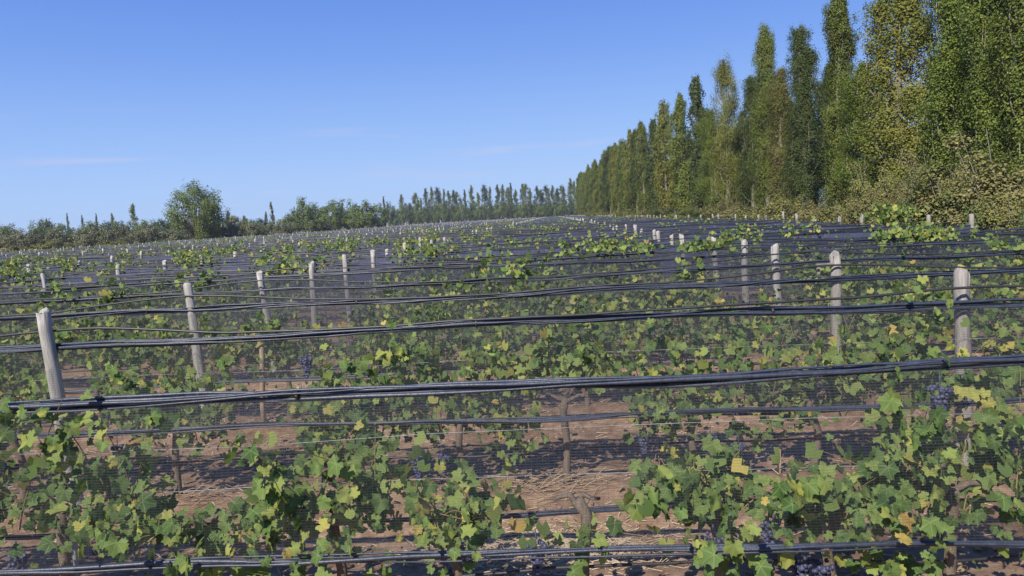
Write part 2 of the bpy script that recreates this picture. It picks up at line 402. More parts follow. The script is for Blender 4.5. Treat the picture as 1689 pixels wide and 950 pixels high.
for k, Y in enumerate(ROWS):
    if k == 0: continue
    for l, X in enumerate(LANES):
        if X < np.interp(Y, LEFT_Y, LEFT_X) + .3: continue
        g = np.random.default_rng(1000 + k * 40 + l)
        x = X + {(1, 2): .20, (2, 2): .15, (3, 2): .14, (1, 1): .05, (2, 1): -.04}.get((k, l), g.normal(0, .06)); y = Y + g.normal(0, .05); dz = g.normal(-.01, .045 if k < 9 else .07)
        if l == 0: dz += .03
        dz = {(1, 2): .06, (2, 2): .05, (3, 2): .02, (1, 1): -.01, (2, 1): 0}.get((k, l), dz)
        q = proj(x, y, 1.6)
        if q is None or not ((-12 if k > 6 else -420) < q[0] < (1701 if k > 6 else 2110)): continue
        if k > 12 and g.random() < (.22 if k < 22 else .4): continue
        cand.append((Y, k, l, x, y, dz, g))
cand.sort(key=lambda c: c[0])
far_posts = MB()
for n_, (Y, k, l, x, y, dz, g) in enumerate(cand):
    lean = (g.normal(0, .022), g.normal(-.012 if l != 0 else 0, .03))
    if (k, l) == (1, 2): lean = (0, -.065)
    if (k, l) == (2, 2): lean = (0, -.04)
    if (k, l) == (3, 2): lean = (0, -.09)
    if (k, l) == (2, 1): lean = (0, .0)
    if n_ < 296:
        me = (POSTG if l == 0 or (k, l) in ((2, 1), (1, 1)) else POSTM)[int(g.integers(2 if l == 0 or l == 1 and k < 3 else 4))]
        o = link('trellis_post', me, None, (x, y, dz))
        o.rotation_euler = (lean[0], lean[1], g.uniform(0, 6.28) if True else 0)
        o.rotation_mode = 'ZYX'
        lb = near_labels.get((k, l))
        if not lb:
            kind = 'grey end post' if l == 0 else 'pale wooden post'
            lb = f'{kind} rising through the {rowname(k)}, in the {LANE_WORD[l]}' if l != 1 else f'{kind} rising through the {rowname(k)}, one lane in from the poplars'
        if (k, l) == (2, 1):
            bk = MB(); bk.box((-.12, -.03, 1.55), (.20, .035, .035)); bk.box((-.2, -.03, 1.50), (.03, .03, .09))
            q_ = link('bracket', bk.mesh('bracket', TREEBARK, False), o); o.rotation_euler = (0, 0, 0)
        tag(o, lb, 'post', 'wooden posts of the vine trellis')
        POSTS.setdefault(k, []).append(x)
    else:
        far_posts.tube([(x, y, .6), (x + lean[1] * .8, y, 1.2), (x + lean[1] * 1.6, y, 1.65 + dz)], .075, 5)
if far_posts.n:
    tag(link('distant_post_stand', far_posts.mesh('distant_post_stand', WOOD, False)), 'faraway pale post tops standing in lanes across the netting', 'posts', kind='stuff')

# ------------------------------------------------------------------ nets, cables, wires
def row_span(Y, pad=3.6):
    return max(-.745 * Y - pad, float(np.interp(Y, LEFT_Y, LEFT_X))), min(XR, .63 * Y + pad)
def wob(x, seed, amp, base=1.1):
    g = np.random.default_rng(seed); o = np.zeros_like(x)
    for q in range(5):
        f_ = base * 1.7 ** q * g.uniform(.8, 1.2); o += amp / 1.5 ** q * np.sin(f_ * x + g.uniform(0, 6.28))
    return o
def topline(k, x):
    """height of a row's gathered top selvage"""
    z = 1.405 + wob(x, 50 + k, .014 if k < 6 else .022, .45)
    if k > 3: z += np.random.default_rng(90 + k).normal(0, .03)
    return z
def bundle(k, x, yb, zb, n, r, spread, seed, nseg=5):
    """several strands lying along one another, slightly twisted"""
    b = MB(); g = np.random.default_rng(seed)
    for q in range(n):
        ph = g.uniform(0, 6.28); rad = spread * math.sqrt(g.uniform(.03, 1)); tw = g.normal(0, .8)
        a = ph + tw * x + wob(x, seed * 31 + q, .6, .7)
        ry = rad * np.cos(a); rz = rad * 1.05 * np.sin(a) + wob(x, seed * 77 + q, .005, 1.3)
        rr = r * g.uniform(.6, 1.25) * (1 + .35 * np.clip(wob(x, seed * 13 + q, .8, 2.1), -1, 1))
        b.tube(np.stack([x, yb + ry, zb + rz], -1), rr, nseg, False)
    return b
MESHV = []
def panel(x, ytop, ztop, ybot, zbot, seed, mt):
    nz_ = 4; n = len(x); V = []; U = []
    for q in range(nz_ + 1):
        f_ = q / nz_
        bul = math.sin(f_ * math.pi) * .05
        sgn = 1 if np.mean(ybot) > np.mean(ytop) else -1
        y = ytop + (ybot - ytop) * f_ + sgn * bul + wob(x, seed + q, .02 * math.sin(f_ * math.pi), 1.5)
        z = ztop + (zbot - ztop) * f_
        V.append(np.stack([x, y, z], -1)); U.append(np.stack([x, z], -1))
    i = np.arange(nz_)[:, None] * n; j = np.arange(n - 1)[None]
    Q = np.stack([i + j, i + j + 1, i + n + j + 1, i + n + j], -1).reshape(-1, 4)
    return mesh_np('mesh_panel', np.vstack(V), [Q], mt, True, np.vstack(U))
NNET = 60
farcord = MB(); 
for k, Y in enumerate(ROWS):
    xa, xb = row_span(Y)
    if xb - xa < 1: continue
    if k < NNET:
        root = empty('hail_net', (0, Y, 0), f'black hail net gathered in dark cords along the {rowname(k)}', 'net', 'hail nets over the vine rows')
        step = .12 if k < 3 else .3 if k < 10 else .9
        x = np.linspace(xa, xb, max(4, int((xb - xa) / step)))
        zt = topline(k, x)
        yb = -.075 + wob(x, 300 + k, .012, .6)
        n, r, sp, ns = (10, .0085, .028, 6) if k < 3 else (6, .010, .026, 5) if k < 10 else (2, .02, .018, 5)
        link('cord_bundle', bundle(k, x, yb, zt, n, r, sp, 400 + k, ns).mesh('cord_bundle', PLASTIC), root)
        zh = .60 + wob(x, 500 + k, .02, .5); yh = -.36 + wob(x, 520 + k, .03, .6)
        zf = .54 + wob(x, 540 + k, .02, .5); yf = .30 + wob(x, 560 + k, .03, .6)
        if k == 0: zh = zh + .015
        if k == 1: zh = zh + .13 
        if k < 10:
            hb = bundle(k, x, yh, zh, 6 if k < 3 else 3, .0075, .017, 600 + k, 5)
            hn = link('hem_cord', hb.mesh('hem_cord', PLASTIC), root)
            link('hem_cord', bundle(k, x, yf, zf, 5 if k < 3 else 2, .0075, .014, 640 + k, 5).mesh('hem_cord', PLASTIC), root)
        if k < 3:                                                 # plastic clips that hold the cords together
            g = np.random.default_rng(700 + k); c = MB()
            c.tube([(-.008, 0, 0), (-.003, 0, 0), (.003, 0, 0), (.008, 0, 0)], [.026, .029, .029, .026], 10)
            c.box((0, 0, .033), (.012, .008, .012))
            cm = c.mesh('clip', HOSE, False)
            for xx in np.arange(xa + .4, xb, 2.3):
                xx += g.normal(0, .25); q = int(np.argmin(abs(x - xx)))
                o = link('clip', cm, root, (x[q], yb[q], zt[q])); o.rotation_euler = (g.uniform(-.6, .6), 0, 0)
        xs = x[::2] if k < 3 else x
        sl_ = slice(None, None, 2) if k < 3 else slice(None)
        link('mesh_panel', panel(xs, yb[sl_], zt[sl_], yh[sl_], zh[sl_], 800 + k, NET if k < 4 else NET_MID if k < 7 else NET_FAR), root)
        link('mesh_panel', panel(xs, yb[sl_], zt[sl_], yf[sl_], zf[sl_], 900 + k, NET), root)
        # the sheathed cable that runs from post head to post head and dips to the cords between them
        if 0 < k < 24:
            px_ = sorted(POSTS.get(k, [])); 
            allp = sorted(set([p_ for p_ in LANES]))
            step2 = .15 if k < 6 else .5
            xc = np.arange(xa, xb, step2)
            hts = np.full_like(xc, 9.)
            lanes_here = [min(px_, key=lambda p_: abs(p_ - L_)) if px_ and min(abs(p_ - L_) for p_ in px_) < .5 else L_ for L_ in LANES]
            dist = np.min(np.abs(xc[:, None] - np.array(lanes_here)[None]), axis=1)
            zc = 1.44 + .11 * np.exp(-(dist / 1.15) ** 2) + wob(xc, 1100 + k, .008, .9) + (topline(k, xc) - 1.405)
            yc = -.09 + 0 * xc
            b = MB(); b.tube(np.stack([xc, yc, zc], -1), .011 if k < 6 else .013, 6, False)
            tag(link('support_cable', b.mesh('support_cable', HOSE), None, (0, Y, 0)), f'sheathed black cable slung between the post heads of the {rowname(k)}', 'cable', 'cables along the post heads')
        if k < 6:
            for q, (zw, yw) in enumerate(((1.13, -.03), (.86, .03), (.40, 0))):
                xc = np.linspace(xa, xb, 14)
                b = MB(); b.tube(np.stack([xc, np.full(14, yw), zw + wob(xc, 1200 + k * 5 + q, .012, .7)], -1), .0015, 4, False)
                if q < 2:
                    tag(link('trellis_wire', b.mesh('trellis_wire', WIRE), None, (0, Y, 0)), f'thin bright {"upper" if q == 0 else "lower"} catch wire strung along the {rowname(k)}', 'wire', 'trellis wires')
            xc = np.linspace(xa, xb, 60)
            b = MB(); b.tube(np.stack([xc, .02 * np.sin(xc), .36 + wob(xc, 1300 + k, .015, 1.4)], -1), .009, 6, False)
            tag(link('drip_hose', b.mesh('drip_hose', HOSE), None, (0, Y, 0)), f'black drip irrigation hose hanging low under the {rowname(k)}', 'hose', 'drip hoses')
    else:
        g = np.random.default_rng(2000 + k)
        for q in range(1):
            x = np.linspace(xa, xb, 12)
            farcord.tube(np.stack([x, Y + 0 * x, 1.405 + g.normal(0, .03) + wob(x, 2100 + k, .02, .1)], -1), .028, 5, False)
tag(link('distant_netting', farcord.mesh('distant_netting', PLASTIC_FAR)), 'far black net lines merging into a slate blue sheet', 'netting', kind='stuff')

# ------------------------------------------------------------------ vines
def leaf_outline(seed, n=19):
    g = np.random.default_rng(seed)
    lobes = [(0, 1.0), (.95, .86), (-.95, .86), (1.95, .66), (-1.95, .66)]
    a = np.linspace(-2.72, 2.72, n)
    r = np.full(n, .42)
    for la, lr in lobes: r = np.maximum(r, lr * np.clip(1.02 - (np.abs(a - la) / .62) ** 1.45 * .42, 0, 1))
    r *= 1 + .075 * np.where(np.arange(n) % 2 == 0, 1, -1) + g.normal(0, .03, n)
    return a, r
def leaf_mesh(name, seed, n, mt):
    a, r = leaf_outline(seed, n); g = np.random.default_rng(seed + 99)
    x = np.sin(a) * r * .62; y = np.cos(a) * r * .62
    mid = np.stack([x * .52, y * .52], -1)
    fold = g.uniform(.1, .8); curl = g.uniform(.1, 1.0)
    def zf(px, py): return fold * np.abs(px) * .5 - curl * (px ** 2 + py ** 2) * .7 + .05 * np.sin(np.arctan2(px, py) * 3.3 + 1.57) ** 2 * np.hypot(px, py) + .06 * np.sin(px * 8 + py * 5 + seed)
    V = np.vstack([[0, 0, 0], np.stack([mid[:, 0], mid[:, 1], zf(mid[:, 0], mid[:, 1])], -1), np.stack([x, y, zf(x, y)], -1)])
    tri = [(0, 1 + q + 1, 1 + q) for q in range(n - 1)]
    quad = [(1 + q, 1 + q + 1, 1 + n + q + 1, 1 + n + q) for q in range(n - 1)]
    return mesh_np(name, V, [np.array(tri), np.array(quad)], mt, True, V[:, :2])
LEAF = [leaf_mesh('leaf', s_, 31, VINE) for s_ in range(10)]
# lighter leaf for vines further off: 6 triangles
def lite(seed):
    g = np.random.default_rng(seed); a = np.array([-2.5, -1.45, -.75, 0, .75, 1.45, 2.5]); r = np.array([.5, .62, .55, .66, .55, .62, .5]) * g.uniform(.85, 1.1, 7)
    V = np.vstack([[0, -.05, 0], np.stack([np.sin(a) * r, np.cos(a) * r, -.25 * r ** 2 + .15 * np.abs(np.sin(a)) * r], -1)])
    return V, np.array([(0, q + 2, q + 1) for q in range(6)])
LITE = [lite(s_) for s_ in range(5)]
def frames(n, g, side=None, upw=.75):
    """leaf frames (n,3,3): columns = x, tip direction, normal"""
    nr = np.stack([g.normal(0, .55, n), g.choice([-1, 1], n) * g.uniform(.2, 1.0, n) if side is None else side * g.uniform(.1, 1.1, n), g.uniform(-.1, 1.2, n) * upw], -1)
    nr = unit(nr)
    tp = np.stack([g.normal(0, .6, n), g.normal(0, .35, n), -g.uniform(.2, 1.2, n)], -1)
    tp = unit(tp - nr * np.sum(tp * nr, -1, keepdims=True))
    return np.stack([np.cross(tp, nr), tp, nr], -1)
def shoots(g, xa, xb, z0, z1, n, depth=.26, tall=0.):
    """leaf points grown along canes: returns points and cane polylines (row-local x, y, z)"""
    P = []; C = []
    ns = max(3, int(n / 11))
    for q in range(ns):
        x0 = g.uniform(xa, xb); top = z1 - abs(g.normal(0, .16 * (z1 - z0))); zb = min(z0 + .12 + g.uniform(0, .2), top - .1)
        if g.random() < .35: top = z0 + (z1 - z0) * g.uniform(.3, .7)
        y0 = g.normal(0, .06); dx = g.normal(0, .22); dy = g.normal(-.04, depth * .7)
        s_ = np.linspace(0, 1, 9)
        droop = g.uniform(0, .35) if g.random() < .5 else 0
        xs = x0 + dx * s_ ** 1.3; ys = y0 + dy * s_ ** 1.5; zs = zb + (top - zb) * (s_ - droop * s_ ** 3)
        c = np.stack([xs, ys, zs], -1); C.append(c)
        m__ = max(4, int(n / ns))
        tt = np.sort(g.uniform(0.02, 1, m__))
        pts = np.stack([np.interp(tt, s_, c[:, e_]) for e_ in range(3)], -1)
        pts += np.stack([g.normal(0, .065, m__), g.normal(-.02, .07, m__), g.normal(-.02, .05, m__)], -1)
        P.append(pts)
    P = np.vstack(P); P[:, 0] = np.clip(P[:, 0], xa - .12, xb + .12); P[:, 2] = np.clip(P[:, 2], z0 - .03, z1 + .06)
    return P, C
def trunk_mesh(seed, xa, xb, h=.78):
    g = np.random.default_rng(seed); b = MB()
    P = [(0, 0, -.12), (g.normal(0, .02), g.normal(0, .02), .15), (g.normal(0, .03), g.normal(0, .02), .42), (g.normal(0, .03), g.normal(0, .02), .66), (0, 0, h)]
    b.tube(P, [.045, .034, .029, .031, .036], 8)
    for e_ in (xa, xb):
        b.tube([(0, 0, h - .03), (e_ * .3, g.normal(0, .02), h + .02), (e_ * .7, g.normal(0, .02), h + .01), (e_, g.normal(0, .02), h)], [.02, .016, .013, .009], 6)
    return b.mesh('trunk', BARK)
def berry():
    a = (1 + 5 ** .5) / 2
    v = unit(np.array([(-1, a, 0), (1, a, 0), (-1, -a, 0), (1, -a, 0), (0, -1, a), (0, 1, a), (0, -1, -a), (0, 1, -a), (a, 0, -1), (a, 0, 1), (-a, 0, -1), (-a, 0, 1)], float))
    f_ = np.array([(0, 11, 5), (0, 5, 1), (0, 1, 7), (0, 7, 10), (0, 10, 11), (1, 5, 9), (5, 11, 4), (11, 10, 2), (10, 7, 6), (7, 1, 8), (3, 9, 4), (3, 4, 2), (3, 2, 6), (3, 6, 8), (3, 8, 9), (4, 9, 5), (2, 4, 11), (6, 2, 10), (8, 6, 7), (9, 8, 1)])
    return v, f_
BV, BF = berry()
def grape_mesh(seed):
    g = np.random.default_rng(seed); b = MB()
    for q in range(84):
        z = g.uniform(0, 1) ** 1.1; rad = .042 * (1 - z * .75) * (1.15 if z < .25 else 1)
        a = g.uniform(0, 6.28); rr = rad * math.sqrt(g.uniform(.35, 1))
        b.add(BV * .0118 * g.uniform(.85, 1.12) + np.array([rr * math.cos(a), rr * math.sin(a), -.02 - z * .135]), None, BF)
    b.tube([(0, 0, .05), (0, 0, 0), (0, .004, -.08)], .003, 5)
    return b.mesh('grape_bunch', GRAPE)
GRAPES = [grape_mesh(s_) for s_ in range(4)]

def foliage_lite(P, g, size, mt, upw=.75, side=None):
    M = frames(len(P), g, side, upw); Vs = []; T = []
    for q, (p_, f_) in enumerate(zip(P, M)):
        v_, t_ = LITE[q % 5]
        Vs.append(v_ @ f_.T * (size * g.uniform(.65, 1.2)) + p_); T.append(t_ + q * 8)
    return mesh_np('foliage', np.vstack(Vs), [np.vstack(T)], mt, True)

def vine_close(k, xa, xb, z0, z1, n, label, size=.095, grapes=0, fill=.4, side=-1, outy=0):
    n = min(290, int(n * (2.1 if k < 1 else 2.3))); Y = ROWS[k]; xm = (xa + xb) / 2; seed = int(abs(xm) * 1000) + k * 7919 + (1 if xm < 0 else 0); g = np.random.default_rng(seed)
    root = empty('grapevine', (xm, Y, 0), label, 'grapevine', 'grapevines along the net rows')
    hw = (xb - xa) / 2
    link('trunk', trunk_mesh(seed, -hw * .8, hw * .8, max(.62, min(.78, z0 + .25))), root)
    n1_ = int(n * (1 - fill))
    P, C = shoots(g, -hw, hw, z0, z1, n1_)
    nf = n - n1_; ncl = max(2, nf // 9)
    cc = np.stack([g.uniform(-hw, hw, ncl), g.normal(-.05 + outy, .13, ncl), z0 + (z1 - z0) * g.beta(1.2, 1.5, ncl)], -1)
    P2 = cc[g.integers(ncl, size=nf)] + g.normal(0, .085, (nf, 3))
    P = np.vstack([P, P2]); P[:, 2] = np.maximum(P[:, 2], z0 - .05)
    if k > 0:                                                     # growers keep the shoots off the post shafts
        for xp in POSTS.get(k, []): P = P[(np.abs(P[:, 0] + xm - xp) > .15) | (P[:, 2] < .8)]
    M = frames(len(P), g, side=side if k < 2 else None)
    for p_, f_ in zip(P, M):
        o = bpy.data.objects.new('leaf', LEAF[int(g.integers(10))]); COL.objects.link(o); o.parent = root
        s_ = size * g.uniform(.45, 1.25)
        mt_ = Matrix(((f_[0, 0], f_[0, 1], f_[0, 2], 0), (f_[1, 0], f_[1, 1], f_[1, 2], 0), (f_[2, 0], f_[2, 1], f_[2, 2], 0), (0, 0, 0, 1)))
        o.matrix_local = Matrix.Translation(Vector(p_)) @ mt_ @ Matrix.Scale(s_, 4)
    ni = {0: int(n * .35), 1: 230, 2: 260}[k]                              # the small leaves deep inside the canopy
    P3, _c = shoots(g, -hw, hw, z0, z1, ni); P3[:, 1] += .05
    for xp in (POSTS.get(k, []) if k else []): P3 = P3[np.abs(P3[:, 0] + xm - xp) > .15]
    tag(link('foliage', foliage_lite(P3, g, .075, VINEF), root), kind='stuff')
    b = MB()
    for c in C: b.tube(c, np.linspace(.0045, .002, len(c)), 5, False)
    link('cane', b.mesh('cane', SHOOT), root)
    for q in range(grapes):
        o = link('grape_bunch', GRAPES[int(g.integers(4))], root, (g.uniform(-hw, hw), -.12 + g.normal(0, .05), z0 + .16 + g.uniform(-.05, .22)))
        o.scale = (1.15,) * 3; o.rotation_euler = (0, 0, g.uniform(0, 6))
    return root
def grape_at(root, px, py, y):
    p_ = at_y(px, py, y); o = link('grape_bunch', GRAPES[int(px) % 4], root, (p_.x - root.location.x, y - root.location.y, p_.z + .07)); o.scale = (1.15,) * 3

B_ = [vine_close(0, -3.35, -2.25, .55, 1.49, 160, 'leafy vine at the left edge of the nearest net row, tall as its cords', fill=.5),
      vine_close(0, -2.45, -1.55, .46, .90, 100, 'low spreading vine with pale lit leaves in the nearest net row', outy=-.2),
      vine_close(0, -1.56, -.88, .48, 1.24, 120, 'vine in the nearest row with two upright shoots reaching over bare soil', outy=-.12),
      vine_close(0, -.86, -.32, .48, .98, 55, 'thin vine with dry canes just left of the bare soil patch', outy=-.1),
      vine_close(0, -.1, .2, .5, .68, 10, 'sparse low shoots with dark grapes in the middle of the nearest row'),
      vine_close(0, .42, 1.08, .46, .97, 110, 'dark leafy vine right of the bare soil patch in the nearest row', outy=-.15),
      vine_close(0, 1.08, 1.66, .46, .93, 95, 'dense dark vine in the nearest row below the third grey post', outy=-.15),
      vine_close(0, 1.65, 2.30, .5, 1.43, 165, 'tall vine in the nearest row reaching up past the thick cords', outy=-.08),
      vine_close(0, 2.3, 2.95, .6, .93, 40, 'low shoot trailing off the right edge of the nearest row')]
for r_, px, py, y in ((4, 885, 912, 3.8), (4, 770, 905, 3.8), (6, 1356, 944, 3.65), (6, 1320, 940, 3.7), (5, 1177, 900, 3.75), (0, 30, 930, 3.7), (7, 1550, 655, 3.8), (6, 1268, 870, 3.8)):
    grape_at(B_[r_], px, py, y)
A_ = [vine_close(1, -5.2, -4.0, .6, 1.42, 90, 'vine with a bright yellow-green leaf around the left split-top post'),
      vine_close(1, -3.7, -2.8, .42, 1.42, 150, 'vine hanging with grapes between the two left posts of the second row'),
      vine_close(1, -2.1, -1.28, .36, 1.22, 130, 'bushy vine right of the bare sunlit soil strip in the second row'),
      vine_close(1, -1.32, -.35, .34, 1.36, 160, 'largest bushy vine in the middle of the second net row', fill=.5),
      vine_close(1, -.4, .45, .78, 1.36, 75, 'high-hanging vine above bare soil in the middle of the second row'),
      vine_close(1, .58, 1.5, .38, 1.36, 145, 'vine with several dark grape bunches in the second net row'),
      vine_close(1, 1.5, 2.5, .5, 1.25, 95, 'open vine with yellowing leaves before the grey bracketed post'),
      vine_close(1, 2.5, 3.3, .5, 1.45, 125, 'full vine wrapped to the left of the grey post, second row'),
      vine_close(1, 3.3, 4.6, .5, 1.42, 140, 'full vine at the right edge of the second net row')]
for r_, px, py in ((5, 1062, 726), (5, 1172, 728), (5, 1180, 752), (5, 1218, 742), (1, 255, 700), (1, 195, 745), (3, 730, 762), (3, 690, 770), (2, 505, 600), (7, 1550, 690)):
    grape_at(A_[r_], px, py, 5.85)
cx = -6.9; q = 0
while cx < 5.9:
    g = np.random.default_rng(int(5000 + q)); wdt = g.uniform(.95, 1.25)
    vine_close(2, cx, cx + wdt, .5 + g.uniform(0, .15), 1.33 + (g.uniform(.02, .2) if g.random() < .15 else 0), int(g.uniform(95, 150)),
               f'green vine behind the net of the third row, {ordinal(q + 1)} plant from its left end', fill=.5)
    cx += wdt + g.uniform(0, .18); q += 1

# vines of the fourth row on: shared foliage meshes
VAR = []
for s_ in range(14):
    g = np.random.default_rng(6000 + s_); tall = s_ >= 9
    hw = .58; z0 = .48; z1 = 1.62 if tall else 1.30
    P, C = shoots(g, -hw, hw, z0, z1, 300)
    nf = 260; ncl = 18
    cc = np.stack([g.uniform(-hw, hw, ncl), g.normal(-.02, .14, ncl), z0 + (z1 - z0) * g.beta(1.4, 1.3, ncl)], -1)
    if tall: cc[:4, 2] = g.uniform(1.42, 1.62, 4)
    P = np.vstack([P, cc[g.integers(ncl, size=nf)] + g.normal(0, .09, (nf, 3))])
    VAR.append((foliage_lite(P, g, .082, VINEF), trunk_mesh(6100 + s_, -.45, .45)))
n_v = 0; LIM = 300 - 46
for k, xs_ in ((0, (-6.0, -4.9, -3.9, 3.5, 4.6, 5.7)), (1, (-7.4, -6.2, 5.2, 6.3, 7.4)), (2, (-8.6, -7.5, 6.6, 7.7, 8.8))):   # the near rows run on past the frame
    for q, x in enumerate(xs_):
        root = empty('grapevine', (x, ROWS[k], 0), f'green vine at the outer ends of the {rowname(k)}, {ordinal(q + 1)} from the west', 'grapevine', 'grapevines along the net rows')
        link('foliage', VAR[(q + k * 3) % 9][0], root); link('trunk', VAR[(q + k * 3) % 9][1], root)
last_k = 3
done = False
for k in range(3, len(ROWS)):
    if done: break
    Y = ROWS[k]; xa, xb = row_span(Y, .3 if k > 6 else 1.5)
    g = np.random.default_rng(7000 + k); x = xb - .6; q = 0
    while x > xa:
        q += 1
        if g.random() > .07 and (k > 7 or min(abs(x - L_) for L_ in LANES) > .52):
            tall = g.random() < (.30 if x < -2.5 else .07)
            v_ = int(g.integers(9, 14)) if tall else int(g.integers(0, 9))
            root = empty('grapevine', (x, Y + g.normal(0, .03), g.normal(0, .02)), f'{"tall vine poking above" if tall else "green vine under"} the net of the {ordinal(k + 1)} row, {ordinal(q)} from its right end', 'grapevine', 'grapevines along the net rows')
            root.rotation_euler = (0, 0, math.pi * int(g.integers(2)))
            root.scale = (1, 1, g.uniform(.95, 1.05))
            link('foliage', VAR[v_][0], root); link('trunk', VAR[v_][1], root); n_v += 1
        x -= g.uniform(1.08, 1.3)
    last_k = k
    if n_v > LIM - 22: done = True
# further vines: only their tops show between the net lines
P = []
for k in range(last_k + 1, len(ROWS)):
    Y = ROWS[k]; xa, xb = row_span(Y, .3); g = np.random.default_rng(8000 + k)
    dens = .30 if Y < 70 else .24 if Y < 140 else .12
    nc = int((xb - xa) * dens)
    for c in range(nc):
        cx = g.uniform(xa, xb); m__ = int(g.integers(14, 50) * (1 if Y < 60 else .55 if Y < 120 else .3)) + 2
        zc = g.uniform(1.32, 1.5); sp_ = g.uniform(.2, .6)
        P.append(np.stack([cx + g.normal(0, sp_, m__), Y + g.normal(-.05, .15, m__), zc + g.normal(0, .09, m__)], -1))
P = np.vstack(P); g = np.random.default_rng(99)
tag(link('distant_vine_tops', foliage_lite(P, g, .105, VINEF)), 'green and yellow vine tops showing through the far nets', 'vines', kind='stuff')

# ------------------------------------------------------------------ things on the soil
def on_ground(x, y): return float(ground(np.array([x]), np.array([y]))[0])
g = np.random.default_rng(41)
n = 5200
x = g.uniform(-6, 5.5, n); y = g.uniform(3.4, 12, n)
cl = g.random(n) < .35
x[cl] = -.1 + g.normal(0, .4, cl.sum()); y[cl] = 5.0 + g.normal(0, .22, cl.sum())
z = ground(x, y) + .006
a = g.normal(0, .7, n); L_ = g.uniform(.03, .14, n); wd = .0022
dx = np.cos(a) * L_ / 2; dy = np.sin(a) * L_ / 2; nxw = -np.sin(a) * wd; nyw = np.cos(a) * wd; dz = g.normal(0, .012, n)
V = np.stack([np.stack([x - dx - nxw, y - dy - nyw, z - dz], -1), np.stack([x + dx - nxw, y + dy - nyw, z + dz], -1), np.stack([x + dx + nxw, y + dy + nyw, z + dz + .003], -1), np.stack([x - dx + nxw, y - dy + nyw, z - dz + .003], -1)], 1).reshape(-1, 3)
tag(link('dry_straw', mesh_np('dry_straw', V, [np.arange(n * 4).reshape(-1, 4)], STRAW)), 'dry straw and leaf litter strewn over the soil', 'straw', kind='stuff')
n = 900
P = np.stack([g.uniform(-6, 5.5, n), g.uniform(3.4, 11, n), np.zeros(n)], -1); P[:, 2] = ground(P[:, 0], P[:, 1]) + .015
nr = unit(np.stack([g.normal(0, .3, n), g.normal(0, .3, n), np.ones(n)], -1)); Vs = []; T = []
for q in range(n):
    v_, t_ = LITE[q % 5]; a_ = g.uniform(0, 6.28); c_, s2 = math.cos(a_), math.sin(a_)
    r2 = np.array([[c_, -s2, 0], [s2, c_, 0], [0, 0, 1]]); v_ = v_ @ r2.T * g.uniform(.03, .07); v_[:, 2] += v_[:, 0] * g.normal(0, .4)
    Vs.append(v_ + P[q]); T.append(t_ + q * 8)
DRY = leaf_material('fallen_leaf', [(0, (.14, .09, .05)), (.5, (.24, .16, .085)), (.85, (.33, .24, .12)), (1, (.2, .2, .06))], .1, .8)
tag(link('fallen_leaves', mesh_np('fallen_leaves', np.vstack(Vs), [np.vstack(T)], DRY)), 'brown fallen vine leaves on the soil', 'leaves', kind='stuff')
b = MB(); n = 2600
x = g.uniform(-6.5, 5.5, n); y = g.uniform(3.2, 12, n); z = ground(x, y)
for q in range(n):
    s_ = .008 + .02 * g.random() ** 3
    b.add(BV * s_ * g.uniform(.6, 1.3, 3) * (1, 1, .7) + g.normal(0, s_ * .12, BV.shape) + (x[q], y[q], z[q] + s_ * .3), None, BF)
tag(link('soil_clods', b.mesh('soil_clods', CLOD, False)), 'small reddish clods of earth over the vineyard floor', 'soil', kind='stuff')
def brush(name, px, py, n, rad, label, seed, L=(.25, .8)):
    g = np.random.default_rng(seed); d = ray(px, py); t_ = -CAM_H / d.z; cx, cy = d.x * t_, d.y * t_
    root = empty(name, (cx, cy, 0), label, 'dry canes')
    for q in range(n):
        x0, y0 = g.normal(0, rad, 2) * (1, .5); a = g.normal(.15, .7); l_ = g.uniform(*L); s_ = np.linspace(0, 1, 6)
        xs = x0 + math.cos(a) * l_ * (s_ - .5); ys = y0 + math.sin(a) * l_ * .6 * (s_ - .5) + g.normal(0, .05) * s_ ** 2
        zs = ground(cx + xs, cy + ys) + .01 + abs(g.normal(0, .03)) + g.uniform(0, .09) * np.sin(s_ * 3)
        b = MB(); b.tube(np.stack([xs, ys, zs], -1), np.linspace(.0036, .0014, 6) * g.uniform(.6, 1.2), 5)
        link('cane', b.mesh('cane', CANE), root)
brush('dry_cuttings', 930, 815, 60, .28, 'pale heap of dry vine cuttings on the bare soil in the middle', 11)
brush('dry_cuttings', 345, 842, 16, .12, 'small dry twig pile on the sunlit soil behind the low vine', 12, (.15, .45))
brush('dry_cuttings', 620, 800, 26, .22, 'tangle of dry brown canes beside the thin vine', 13, (.2, .5))
brush('dry_cuttings', 1145, 800, 18, .2, 'loose dry canes in front of the grape-laden vine', 14, (.2, .6))
def stake(px, ybase, ytop, Y, r, label, mt=CANE):
    p0 = at_y(px, ybase, Y); p1 = at_y(px - 4, ytop, Y); z0_ = on_ground(p0.x, Y)
    b = MB(); b.tube([(0, 0, -.08), (0, 0, .2), ((p1.x - p0.x) * .6, 0, (p1.z - z0_) * .6), (p1.x - p0.x, 0, p1.z - z0_)], [r, r, r * .95, r * .85], 7)
    tag(link('vine_stake', b.mesh('vine_stake', mt), None, (p0.x, Y, z0_)), label, 'stake')
stake(122, 900, 780, 4.6, .017, 'short pale stake behind the leaves at the left edge', WOOD)
stake(1286, 800, 738, 6.1, .014, 'thin bare cane standing in soil below the open vine')
stake(435, 690, 560, 8.3, .03, 'slim brown stake below the slim leaning post', CANE)
stake(1482, 800, 720, 6.05, .028, 'pale stub of stake behind the tall near vine', CANE)

